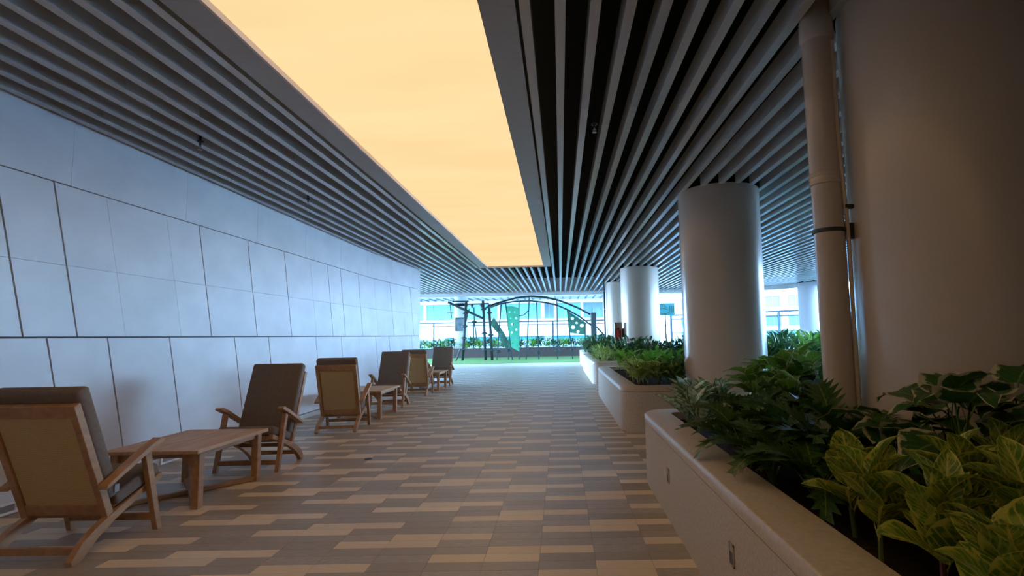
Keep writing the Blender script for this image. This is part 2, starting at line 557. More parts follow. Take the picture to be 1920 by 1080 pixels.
# ------------------------------------------------------------------ ceiling
ZC = 3.76                     # underside of the slats
def far_y(x):
    if x < 9: return 26.7
    if x < 12.6: return 26.7 - 6.0 * (1 - math.cos((x - 9) / 3.6 * PI / 2))
    return 20.5
def ceiling_build():
    bm = bmesh.new()
    pts = [(-14, -9), (13, -9), (13, 19)] + [(9 + 4.0 * math.sin(a), 19 + 7.9 * math.cos(a)) for a in [R(90 - k * 11.25) for k in range(1, 8)]] + [(9, 26.9), (-14, 26.9)]
    prism_xy(bm, pts, 4.5, 4.9)
    ce = obj('ceiling', bm, M['plenum'])
    tag(ce, kind='structure')
    X0, P, W, D = -0.205, 0.245, 0.075, 0.17
    def slat(x, y0, y1):
        # open channel: bottom, two sides and a small lip
        bm = bmesh.new()
        box(bm, x - W / 2, x + W / 2, y0, y1, ZC, ZC + D)
        return obj('slat', bm, M['slat'], ce)
    for k in range(-52, 54):
        x = X0 + k * P
        y0, y1 = -8.9, far_y(x)
        if x < -4.93: y0 = WEND + 0.05
        if -2.66 < x < -0.23: y0 = 16.98
        if x < -12.5: continue
        lo = y0
        cuts = []
        if -4.95 < x < 6.0 and y0 < 0:
            off = (k * 37 % 5) * 0.5
            cuts = [4.4 + off if k % 2 else 5.0, 13.0 + (k % 3) * 0.8]
        for c in cuts + [y1]:
            slat(x, lo + 0.002, c - 0.002)
            lo = c
    slat(-2.705, -8.9, 16.9)
    # edge beam round the canopy
    ed = bmesh.new()
    path = [(-14, 26.72), (9, 26.72)] + [(9 + 4.0 * math.sin(a), 19 + 7.72 * math.cos(a)) for a in [R(k * 11.25) for k in range(1, 9)]] + [(13, -9)]
    outer = [(-14, 26.9), (9, 26.9)] + [(9 + 4.2 * math.sin(a), 19 + 7.9 * math.cos(a)) for a in [R(k * 11.25) for k in range(1, 9)]] + [(13.2, -9)]
    prism_xy(ed, path + outer[::-1], 3.60, 4.9)
    tag(obj('trim_1', ed, M['white_wall']), kind='structure')
ceiling_build()

lt = thing('ceiling_light', 'long glowing amber ceiling panel with a brushed grey metal surround', 'light', (0, 0, ZC))
LX0, LX1, LY0, LY1 = -2.34, -0.52, -8.6, 16.82
obj('diffuser', bbox(LX0, LX1, LY0, LY1, 0.045, 0.06), M['diffuser'], lt)
obj('frame_side', bbox(-2.61, LX0 - 0.022, LY0 - 0.25, LY1 + 0.02, -0.005, 0.16), M['frame'], lt)
obj('frame_side', bbox(LX1 + 0.001, -0.27, LY0 - 0.25, LY1 + 0.02, -0.005, 0.16), M['frame'], lt)
obj('frame_end', bbox(LX0, LX1, LY1 + 0.003, LY1 + 0.05, -0.005, 0.16), M['frame'], lt)
obj('frame_end', bbox(LX0, LX1, LY0 - 0.25, LY0 - 0.003, -0.005, 0.16), M['frame'], lt)
obj('frame_lip', bbox(LX0 - 0.022, LX0, LY0, LY1, -0.005, 0.07), M['rim'], lt)

def sprinkler(x, y, label):
    t = thing('sprinkler', label, 'sprinkler', (x, y, ZC), 0, 'ceiling sprinklers')
    obj('drop_pipe', tube(bmesh.new(), [(0, 0, 0.74), (0, 0, -0.03)], 0.013, 8), M['dark_metal'], t)
    obj('escutcheon', lathe(bmesh.new(), [(0.014, 0.03), (0.035, 0.02), (0.035, 0.01), (0.014, 0.0)], 12), M['dark_metal'], t)
    bm = tube(bmesh.new(), [(0, 0, -0.03), (0, 0, -0.05)], 0.008, 6)
    for s in (-1, 1): tube(bm, [(0, 0, -0.03), (s * 0.018, 0, -0.05), (0, 0, -0.075)], 0.004, 5)
    obj('frame_arm', bm, M['steel'], t)
    obj('deflector', lathe(bmesh.new(), [(0.024, -0.075), (0.024, -0.079)], 12), M['steel'], t)
sprinkler(-4.07, 5.69, 'dark sprinkler head between the slats, first one above the stone wall')
sprinkler(-4.05, 8.18, 'dark sprinkler head between the slats, second one along the stone wall')
sprinkler(-3.99, 11.52, 'dark sprinkler head between the slats, third one along the stone wall')
sprinkler(0.408, 5.43, 'pale sprinkler head between the slats right of the glowing panel')

# ------------------------------------------------------------------ columns, pipes
def column(x, y, r, label, m='column', z0=0.0, z1=3.95):
    t = thing('column', label, 'column', (x, y, 0))
    o = obj('shaft', lathe(bmesh.new(), [(r, z0), (r, z1)], 72), M[m], t)
    smooth_by_angle(o)
    cz = ZC + 0.02
    o = obj('collar', lathe(bmesh.new(), [(r + 0.012, cz), (r + 0.012, cz + 0.2)], 72), M['plenum'], t)
    return t
column(2.66, 3.40, 0.635, 'huge round grey-brown column nearest the camera, filling the right edge', z1=4.5)
column(2.62, 8.35, 0.635, 'thick round column behind the first planter, second from the camera')
column(2.78, 17.95, 0.66, 'round column standing in the third planter, with a red extinguisher beside it')
column(2.66, 22.95, 0.66, 'bluish round column half hidden behind the extinguisher column')
column(11.95, 24.6, 0.60, 'pale bluish column far off by the right railing', 'column_pale')
t = thing('downpipe', 'slim dark pipe running up the left side of the bluish column', 'pipe', (1.955, 22.75, 0))
obj('pipe_run', tube(bmesh.new(), [(0, 0, 0), (0, 0, 4.1)], 0.035, 10), M['dark_metal'], t)
for z in (1.2, 2.6, 3.4): obj('clip', lathe(bmesh.new(), [(0.05, z), (0.05, z + 0.03)], 10), M['steel'], t)

t = thing('drain_pipe', 'thick grey-brown drain pipe strapped beside the nearest column', 'pipe', (1.90, 3.60, 0))
PR = 0.098
o = obj('pipe_run', lathe(bmesh.new(), [(PR, 0.55), (PR, 2.62), (PR + 0.004, 2.63), (PR + 0.004, 3.62)], 40), M['column'], t); smooth_by_angle(o)
bm = lathe(bmesh.new(), [(PR + 0.004, 3.58), (PR + 0.014, 3.60), (PR + 0.014, 3.74), (PR + 0.006, 3.75), (PR + 0.006, 4.1)], 40)
smooth_by_angle(obj('top_socket', bm, M['column'], t))
bm = lathe(bmesh.new(), [(PR + 0.003, 2.52), (PR + 0.011, 2.525), (PR + 0.011, 2.545), (PR + 0.005, 2.55), (PR + 0.005, 2.575), (PR + 0.011, 2.58), (PR + 0.011, 2.60), (PR + 0.004, 2.61)], 40)
smooth_by_angle(obj('joint_ring', bm, M['column'], t))
for z in (2.18,):
    obj('strap', lathe(bmesh.new(), [(PR + 0.004, z), (PR + 0.012, z + 0.002), (PR + 0.012, z + 0.026), (PR + 0.004, z + 0.028)], 40), M['dark_metal'], t)
    b = obj('bracket', bbox(PR - 0.01, PR + 0.10, -0.06, -0.02, z - 0.05, z + 0.06), M['dark_metal'], t)
t2 = thing('cable', 'thin conduit clipped along the right side of the thick drain pipe', 'cable', (1.90, 3.60, 0))
cpts = [(PR * 0.62, -PR * 0.9, z) for z in (3.55, 3.1, 2.9)] + [(PR * 0.72, -PR * 0.86, 2.6), (PR * 0.92, -PR * 0.72, 2.3), (PR * 0.98, -PR * 0.66, 2.05), (PR * 0.9, -PR * 0.72, 1.6), (PR * 0.84, -PR * 0.74, 0.95)]
smooth_by_angle(obj('conduit', tube(bmesh.new(), cpts, 0.014, 8), M['column'], t2))
obj('clamp', bbox(PR * 0.8, PR * 0.8 + 0.06, -PR * 0.72 - 0.02, -PR * 0.72 + 0.02, 2.34, 2.365), M['dark_metal'], t2)
obj('end_fitting', lathe(bmesh.new(), [(0.012, 0.90), (0.03, 0.92), (0.03, 0.98), (0.016, 1.0)], 12, PR * 0.84, -PR * 0.78), M['steel'], t2)

# ------------------------------------------------------------------ planters
def rrect(x0, x1, y0, y1, r, n=6):
    pts = []
    for cx, cy, a0 in ((x1 - r, y1 - r, 0), (x0 + r, y1 - r, 90), (x0 + r, y0 + r, 180), (x1 - r, y0 + r, 270)):
        for i in range(n + 1):
            a = R(a0 + 90 * i / n)
            pts.append((cx + r * math.cos(a), cy + r * math.sin(a)))
    return pts
PZ = 0.69
def ring(bm, outer, inner, z0, z1):
    n = len(outer)
    def vs(p, z): return [bm.verts.new((x, y, z)) for x, y in p]
    a, b, c, d = vs(outer, z0), vs(outer, z1), vs(inner, z0), vs(inner, z1)
    for i in range(n):
        j = (i + 1) % n
        bm.faces.new([a[i], a[j], b[j], b[i]])
        bm.faces.new([d[i], d[j], c[j], c[i]])
        bm.faces.new([b[i], b[j], d[j], d[i]])
        bm.faces.new([c[i], c[j], a[j], a[i]])
    return bm
def planter(x0, x1, y0, y1, label, r=0.32, cap=0.26, lights=()):
    t = thing('planter', label, 'planter', (x0, y0, 0))
    dx, dy = x1 - x0, y1 - y0
    o = obj('planter_wall', ring(bmesh.new(), rrect(0, dx, 0, dy, r), rrect(0.18, dx - 0.18, 0.18, dy - 0.18, r - 0.15), 0, PZ - 0.085), M['concrete'], t)
    smooth_by_angle(o, 30)
    bm = ring(bmesh.new(), rrect(0.006, dx - 0.006, 0.006, dy - 0.006, r - 0.006), rrect(0.17, dx - 0.17, 0.17, dy - 0.17, r - 0.14), PZ - 0.086, PZ - 0.076)
    obj('shadow_gap', bm, M['joint'], t)
    bm = bmesh.new()
    ou, iN = rrect(-0.004, dx + 0.004, -0.004, dy + 0.004, r + 0.004), rrect(cap, dx - cap, cap, dy - cap, max(0.05, r - cap + 0.05))
    ou2 = rrect(0.012, dx - 0.012, 0.012, dy - 0.012, r - 0.012)
    n = len(ou)
    A = [bm.verts.new((x, y, PZ - 0.077)) for x, y in ou]
    B = [bm.verts.new((x, y, PZ - 0.014)) for x, y in ou]
    B2 = [bm.verts.new((x, y, PZ)) for x, y in ou2]
    D = [bm.verts.new((x, y, PZ)) for x, y in iN]
    E = [bm.verts.new((x, y, PZ - 0.077)) for x, y in iN]
    for i in range(n):
        j = (i + 1) % n
        for p, q in ((A, B), (B, B2), (B2, D), (D, E), (E, A)):
            bm.faces.new([p[i], p[j], q[j], q[i]])
    smooth_by_angle(obj('cap', bm, M['cap'], t), 50)
    so_ = obj('soil', prism_xy(bmesh.new(), rrect(0.175, dx - 0.175, 0.175, dy - 0.175, r - 0.14), 0.3, PZ - 0.09), M['soil'], t)
    for y, z, lab in lights:
        l = thing('step_light', lab, 'light', (x0, y, z))
        fr = bmesh.new()
        h, hw = 0.055, 0.034
        for (a, b, c, d) in ((-hw, hw, h - 0.008, h), (-hw, hw, -h, -h + 0.008), (-hw, -hw + 0.008, -h, h), (hw - 0.008, hw, -h, h)):
            box(fr, -0.008, 0.004, a, b, c, d)
        obj('light_frame', fr, M['steel'], l)
        obj('lens', bbox(-0.004, 0.002, -hw + 0.009, hw - 0.009, -h + 0.009, 0.012), M['joint'], l)
        obj('louvre', bbox(-0.006, 0.002, -hw + 0.009, hw - 0.009, 0.013, h - 0.009), M['steel'], l)
    return t
planter(0.85, 5.6, -1.5, 5.72, 'long stone planter nearest the camera, in front of the big column',
        lights=((4.30, 0.36, 'small recessed step light farther along the nearest planter side'), (2.74, 0.38, 'small recessed step light on the nearest planter, closest to the camera')))
planter(0.93, 5.6, 8.1, 13.5, 'second stone planter along the walkway, with lime and fern plants')
planter(0.96, 5.6, 15.9, 23.0, 'third stone planter along the walkway, around the extinguisher column')
planter(1.03, 5.6, 24.0, 28.9, 'farthest walkway planter, bluish in daylight beside the green turf')
planter(7.0, 12.4, 11.0, 24.0, 'wide planter bed along the right hand railing')

# ------------------------------------------------------------------ leaves and plants
def geo_leaf(L, W, pet, ep, e0, bend, fold=25, n=8, shape='oval', wave=0.0, pr=0.004, ph=0.0):
    """leaf in the local YZ plane: petiole from the origin, then the blade; returns verts, faces, uvs"""
    V, F, U = [], [], []
    y, z = 0.0, 0.0
    if pet > 0:
        k = 3
        rings = []
        for i in range(k + 1):
            r = pr * (1 - 0.4 * i / k)
            rings.append(len(V))
            V += [(-r, y, z), (r, y, z), (0, y, z + r * 1.5)]
            U += [(0.5, 0.02)] * 3
            if i < k:
                e = R(ep + (e0 - ep) * i / k * 0.7)
                y += math.cos(e) * pet / k; z += math.sin(e) * pet / k
        for a, b in zip(rings, rings[1:]):
            for q in range(3):
                F.append((a + q, a + (q + 1) % 3, b + (q + 1) % 3, b + q))
    rows = []
    f = R(fold)
    for i in range(n + 1):
        v = i / n
        e = R(e0 - bend * v)
        if shape == 'oval': wd = math.sin(PI * min(1, v ** 0.8)) ** 0.75
        elif shape == 'lance': wd = math.sin(PI * v ** 0.7) ** 1.1
        elif shape == 'heart': wd = max(0.0, (1 - v) ** 0.55) * (0.75 + 0.35 * math.sin(v * 5)) if v > 0.02 else 0.55
        elif shape == 'lobed': wd = (math.sin(PI * (0.06 + 0.94 * v) ** 0.75) ** 0.6) * (1.0 if i % 2 else 0.45)
        else: wd = math.sin(PI * v)
        if i == n: wd = 0.0 if shape != 'lobed' else 0.02
        wd = max(wd, 0.015) * W / 2
        wob = wave * W * math.sin(v * 17 + ph)
        wob2 = wave * W * math.sin(v * 15 + ph + 2)
        nx, ny, nz = 0, -math.sin(e), math.cos(e)
        back = 0.0
        if shape == 'lobed' and i % 2: back = 0.10 * L
        if shape == 'heart' and i == 0: back = -0.14 * L
        cy, cz = math.cos(e) * back, math.sin(e) * back
        up = wd * math.sin(f)
        b = len(V)
        V += [(-wd * math.cos(f), y + cy + ny * (up + wob), z + cz + nz * (up + wob)), (0, y, z),
              (wd * math.cos(f), y + cy + ny * (up + wob2), z + cz + nz * (up + wob2))]
        U += [(0, v), (0.5, v), (1, v)]
        rows.append(b)
        y += math.cos(e) * L / n; z += math.sin(e) * L / n
    for a, b in zip(rows, rows[1:]):
        F.append((a, a + 1, b + 1, b)); F.append((a + 1, a + 2, b + 2, b + 1))
    return V, F, U

def geo_mesh(name, V, F, U, m):
    me = bpy.data.meshes.new(name)
    me.from_pydata(V, [], F)
    uvl = me.uv_layers.new(name='UVMap')
    li = [0] * len(me.loops)
    me.loops.foreach_get('vertex_index', li)
    flat = []
    for i in li: flat += U[i]
    uvl.data.foreach_set('uv', flat)
    me.polygons.foreach_set('use_smooth', [True] * len(me.polygons))
    me.materials.append(m)
    me.update()
    return me

rl = random.Random(11)
def variants(m, n, fn):
    return [geo_mesh('leaf', *geo_leaf(**fn()), m) for _ in range(n)]
u = rl.uniform
LV = {
 'yellow': variants(M['leaf_yellow'], 5, lambda: dict(L=u(.19, .24), W=u(.115, .14), pet=u(.02, .05), ep=70, e0=u(35, 72), bend=u(30, 70), fold=u(18, 32), wave=.02, ph=u(0, 6))),
 'cream': variants(M['leaf_cream'], 5, lambda: dict(L=u(.19, .25), W=u(.19, .24), pet=u(.16, .30), ep=80, e0=u(0, 35), bend=u(40, 85), fold=u(5, 20), n=8, shape='heart', wave=.035, ph=u(0, 6), pr=.005)),
 'dark': variants(M['leaf_dark'], 6, lambda: dict(L=u(.30, .40), W=u(.17, .24), pet=u(.14, .28), ep=72, e0=u(20, 60), bend=u(50, 100), fold=u(8, 22), n=16, shape='lobed', wave=.02, ph=u(0, 6), pr=.006)),
 'silver': variants(M['leaf_silver'], 5, lambda: dict(L=u(.21, .28), W=u(.085, .11), pet=u(.10, .18), ep=82, e0=u(50, 84), bend=u(30, 70), fold=u(15, 28), wave=.01)),
 'bright': variants(M['leaf_bright'], 5, lambda: dict(L=u(.20, .27), W=u(.17, .22), pet=u(.14, .26), ep=80, e0=u(10, 45), bend=u(30, 75), fold=u(8, 22), shape='heart', wave=.03, ph=u(0, 6))),
 'fern': variants(M['leaf_fern'], 5, lambda: dict(L=u(.34, .46), W=u(.10, .15), pet=u(.05, .12), ep=75, e0=u(45, 78), bend=u(50, 110), fold=u(10, 25), n=14, shape='lobed', wave=.01)),
 'lime': variants(M['leaf_lime'], 5, lambda: dict(L=u(.17, .24), W=u(.06, .085), pet=u(.04, .1), ep=75, e0=u(30, 70), bend=u(40, 80), fold=u(15, 25))),
 'shrub': variants(M['leaf_shrub'], 5, lambda: dict(L=u(.13, .18), W=u(.07, .09), pet=u(.03, .06), ep=60, e0=u(10, 60), bend=u(30, 70), fold=u(12, 22), n=5)),
}
STEM = {}
def stem_mesh(h, m, key):
    if key not in STEM:
        bm = tube(bmesh.new(), [(0, 0, 0), (0.012, 0.006, h * 0.5), (0.0, 0.0, h)], [0.011, 0.009, 0.006], 6)
        me = bpy.data.meshes.new('stem')
        bm.to_mesh(me); bm.free()
        me.materials.append(m)
        STEM[key] = me
    return STEM[key]
SHAFTS = [(2.66, 3.40, 0.635), (2.62, 8.35, 0.635), (2.78, 17.95, 0.66), (2.66, 22.95, 0.66), (11.95, 24.6, 0.60), (-7.35, 38.3, 0.48)]
def clear(x, y, m):
    for cx, cy, r in SHAFTS:
        d = math.hypot(x - cx, y - cy)
        if d < r + m:
            k = (r + m) / max(d, 0.05)
            return cx + (x - cx) * k, cy + (y - cy) * k
    return x, y
SZ = PZ - 0.09
def plant(name, sp, x, y, n, h, label, group=None, s=1.0, z=SZ, tilt=12, stem=None):
    """rosette (h = 0) or a leafy stem: every leaf an object of its own"""
    x, y = clear(x, y, 0.2)
    t = thing(name, label, 'plant', (x, y, z), rl.uniform(0, 6.28), group)
    if h > 0:
        link('stem', stem_mesh(round(h, 2), M[stem or 'stem'], (round(h, 2), stem)), t)
    for i in range(n):
        f = (i + 0.5) / n
        zz = 0.01 if h == 0 else h * (0.35 + 0.65 * f)
        sc = s * rl.uniform(.85, 1.12) * (1.0 if h == 0 else (1.08 - 0.35 * f))
        tl = R(rl.uniform(-tilt, tilt)) + (R(26 * f) if h > 0 else R(18 * f - 6))
        rot = Matrix.Rotation(i * 2.39996 + rl.uniform(-.3, .3), 4, 'Z') @ Matrix.Rotation(tl, 4, 'X') @ Matrix.Rotation(R(rl.uniform(-14, 14)), 4, 'Y')
        link('leaf', rl.choice(LV[sp]), t, (0, 0, zz), rot.to_euler(), (sc, sc, sc))
    return t

def bush_mesh(name, m, nl, hgt, spread, lf, seed):
    r = random.Random(seed)
    V, F, U = [], [], []
    for i in range(nl):
        v, f, uv = geo_leaf(**lf(r))
        a = r.uniform(0, 6.283); rad = spread * math.sqrt(r.random()) * 0.75
        p = Vector((math.cos(a) * rad, math.sin(a) * rad, hgt * r.uniform(.15, .95) * (1 - 0.35 * (rad / spread) ** 2)))
        mx = Matrix.Translation(p) @ Matrix.Rotation(a - PI / 2 + r.uniform(-.9, .9), 4, 'Z') @ Matrix.Rotation(R(r.uniform(-30, 40)), 4, 'X')
        b = len(V)
        V += [tuple(mx @ Vector(q)) for q in v]
        F += [tuple(k + b for k in fc) for fc in f]
        U += uv
    # stems so that every leaf hangs on something
    for k in range(6):
        a = k * 1.05 + r.random()
        b = len(V)
        q = Vector((math.cos(a) * spread * .5, math.sin(a) * spread * .5, hgt * .8))
        for rr, c in ((.009, Vector((0, 0, 0))), (.005, q)):
            V += [(c.x - rr, c.y, c.z), (c.x + rr, c.y, c.z), (c.x, c.y + rr, c.z)]
            U += [(.5, .02)] * 3
        F += [(b, b + 1, b + 4, b + 3), (b + 1, b + 2, b + 5, b + 4), (b + 2, b, b + 3, b + 5)]
    return geo_mesh(name, V, F, U, m)
bl = lambda L0, L1, W0, W1, n=4, shape='oval': (lambda r: dict(L=r.uniform(L0, L1), W=r.uniform(W0, W1), pet=.03, ep=60, e0=r.uniform(10, 65), bend=r.uniform(20, 80), fold=18, n=n, shape=shape))
BUSH = {
 'far': [bush_mesh('bush', M['leaf_far'], 70, .55, .42, bl(.16, .26, .06, .10), 20 + i) for i in range(3)],
 'fern': [bush_mesh('bush', M['leaf_fern'], 80, .50, .42, bl(.16, .26, .05, .08), 30 + i) for i in range(3)],
 'shrub': [bush_mesh('bush', M['leaf_shrub'], 110, .52, .40, bl(.12, .18, .06, .08), 40 + i) for i in range(3)],
 'lime': [bush_mesh('bush', M['leaf_lime'], 80, .45, .38, bl(.14, .22, .05, .07), 50 + i) for i in range(3)],
}
def bush(name, kind, x, y, s, label, group, z=SZ):
    x, y = clear(x, y, 0.14)
    o = link(name, rl.choice(BUSH[kind]), None, (x, y, z), (0, 0, rl.uniform(0, 6.28)), (s, s, s * rl.uniform(.85, 1.1)))
    return tag(o, label, 'plant', group)

# nearest planter -------------------------------------------------
GA = 'yellow leaf shrubs in the nearest planter'
yl = [(1.15, 1.38, 14, .26, 'yellow variegated shrub at the bottom edge, lying over the planter rim'),
      (1.20, 1.72, 15, .30, 'yellow variegated shrub with a dark red stem beside the planter rim'),
      (1.40, 1.62, 16, .34, 'large yellow veined shrub in the bottom right of the planter'),
      (1.46, 1.95, 15, .32, 'yellow veined shrub under the cream edged leaves'),
      (1.20, 2.06, 13, .26, 'small yellow green shrub against the inner planter rim'),
      (1.66, 1.86, 15, .36, None), (1.76, 2.12, 12, .34, None), (1.27, 2.36, 12, .24, None)]
for i, (x, y, n, h, lab) in enumerate(yl):
    plant('variegated_shrub', 'yellow', x, y, n, h, lab or 'yellow veined shrub crowded behind the others at the planter corner', GA, s=1.28, stem='stem_red' if i in (1, 0) else None)
cr = [(1.72, 2.30, 9, .36, 'cream edged ivy leaved plant at the right edge, tallest in the planter'),
      (1.92, 2.62, 9, .34, 'cream edged ivy leaved plant close in front of the big column'),
      (1.62, 2.62, 7, .22, 'cream edged ivy leaved plant rising above the yellow shrubs'),
      (2.15, 2.52, 8, .36, 'cream edged ivy leaved plant partly outside the right edge')]
for x, y, n, h, lab in cr:
    plant('ivy_leaved_plant', 'cream', x, y, n, h, lab, 'cream edged plants in the nearest planter', s=1.3)
GD = 'split leaf plants in the nearest planter'
dk = [(1.28, 2.72), (1.62, 3.05), (1.22, 3.10), (1.50, 3.40), (1.22, 3.46), (1.78, 3.30), (1.36, 3.84), (1.60, 3.85), (1.93, 2.84), (1.55, 4.25), (1.66, 2.72), (1.98, 4.25), (1.75, 4.25), (1.45, 3.0), (1.4, 3.62)]
for i, (x, y) in enumerate(dk):
    plant('split_leaf_plant', 'dark', x, y, 13, 0, ('dark green split leaf plant leaning over the planter rim' if x < 1.3 else 'dark green split leaf plant close in front of the big column' if x > 1.9 else 'dark green split leaf plant massed in the middle of the nearest planter'), GD, s=rl.uniform(.95, 1.2), tilt=12)
plant('silver_plant', 'silver', 1.22, 5.05, 22, 0, 'silver leaved plant at the far corner of the nearest planter', None, s=1.3)
plant('silver_plant', 'silver', 1.50, 5.22, 18, 0, 'silver leaved plant next to the corner one, farther from the walkway', None, s=1.3)
plant('silver_plant', 'silver', 1.20, 4.62, 14, 0, 'greyish silver leaved plant in front of the corner silver plant', None, s=1.15)
GE = 'broad leaved bright plants in the nearest planter'
br_ = [(1.78, 4.85, 10, .38), (2.05, 4.75, 10, .46), (2.32, 5.0, 10, .50), (2.0, 5.2, 9, .42), (2.55, 4.7, 9, .48), (2.45, 5.3, 9, .5), (2.72, 5.2, 8, .46), (1.9, 4.35, 8, .28)]
for i, (x, y, n, h) in enumerate(br_):
    lab = {0: 'bright broad leaved plant with one leaf against the second column', 2: 'tallest bright broad leaved plant with pale leaf edges, right of the second column'}.get(i, 'bright broad leaved plant behind the split leaf plants')
    plant('broad_leaved_plant', 'bright', x, y, n, h, lab, GE, s=1.2)
for x, y in ((3.6, 4.9), (3.3, 5.2), (4.1, 5.1), (3.1, 4.6), (2.2, 3.75 + .9), (3.7, 4.4)):
    bush('low_shrub', 'shrub', x, y, 1.0, 'dark low shrub deep in the nearest planter behind the drain pipe', 'dark shrubs behind the drain pipe')
# second planter ----------------------------------------------------
lm = [(1.24, 8.45), (1.22, 8.9), (1.42, 8.62), (1.55, 8.45), (1.85, 8.42), (1.24, 9.1), (1.36, 8.75), (1.42, 9.5), (1.34, 10.2), (1.70, 9.1), (1.38, 11.0), (1.60, 8.55)]
for i, (x, y) in enumerate(lm):
    plant('lime_plant', 'lime', x, y, 16, .22, 'lime and cream narrow leaved plant along the walkway edge of the second planter' if i else 'lime and cream plant at the near corner of the second planter',
          'lime plants in the second planter', s=1.4)
fe = [(1.75, 10.2), (2.05, 9.4), (1.95, 10.9), (1.8, 11.8), (2.4, 10.1), (2.35, 11.3), (1.5, 12.3), (2.2, 12.3), (2.7, 10.8), (1.45, 12.9), (2.8, 11.8)]
for x, y in fe:
    plant('fern', 'fern', x, y, 13, .12, ('bright green fern near the walkway rim of the second planter' if x < 1.6 else 'bright green fern deep in the middle of the second planter'), 'ferns in the second planter', s=1.3)
sh = [(1.88, 8.42), (2.3, 9.15), (3.2, 9.3), (3.3, 8.7), (3.5, 10.2), (3.6, 9.5), (3.2, 11.2), (3.7, 11.5), (4.2, 9.2), (4.2, 10.5), (3.3, 12.4), (2.6, 9.35), (4.3, 12), (4.8, 10)]
for x, y in sh:
    bush('low_shrub', 'shrub', x, y, rl.uniform(1.0, 1.2), 'dark dense shrub around the second column', 'dark shrubs around the second column')
# third, fourth planter --------------------------------------------
for x, y in ((1.4, 16.4), (1.45, 17.1), (1.75, 16.5), (1.42, 18.0), (1.5, 18.9)):
    bush('lime_shrub', 'lime', x, y, 1.05, 'lime green shrub along the near edge of the third planter', 'lime shrubs in the third planter')
for x, y in ((2.0, 16.9), (2.3, 16.5), (1.9, 17.7), (1.6, 19.6), (2.0, 18.8), (1.5, 20.4), (2.0, 20.2), (1.55, 21.3), (2.1, 21.6), (1.5, 22.3), (2.8, 16.5), (3.3, 16.7), (3.9, 16.8), (3.6, 17.4), (4.3, 17.6), (4.8, 17), (3.7, 18.8), (4.6, 19)):
    bush('dark_shrub', 'shrub', x, y, rl.uniform(1.2, 1.5), 'dark bushy shrub around the extinguisher column', 'dark shrubs in the third planter')
for x, y in ((1.45, 24.7), (1.6, 25.6), (1.5, 26.6), (1.6, 27.6), (2.2, 25), (2.4, 26.2), (2.3, 27.3), (3.2, 25.4), (3.4, 26.8), (4.4, 25.6)):
    bush('dark_shrub', 'shrub', x, y, 1.3, 'dark shrub in the farthest walkway planter', 'dark shrubs in the farthest planter')
for iy in range(10):
    for ix in range(5):
        x, y = 7.5 + ix * 1.02 + rl.uniform(-.25, .25), 11.7 + iy * 1.22 + rl.uniform(-.25, .25)
        if (x - 11.95) ** 2 + (y - 24.6) ** 2 < 1: continue
        bush('hedge_plant', 'far' if (ix + iy) % 3 else 'fern', x, y, rl.uniform(1.25, 1.6), 'sunlit green plant in the wide bed by the right railing', 'plants in the bed by the right railing')

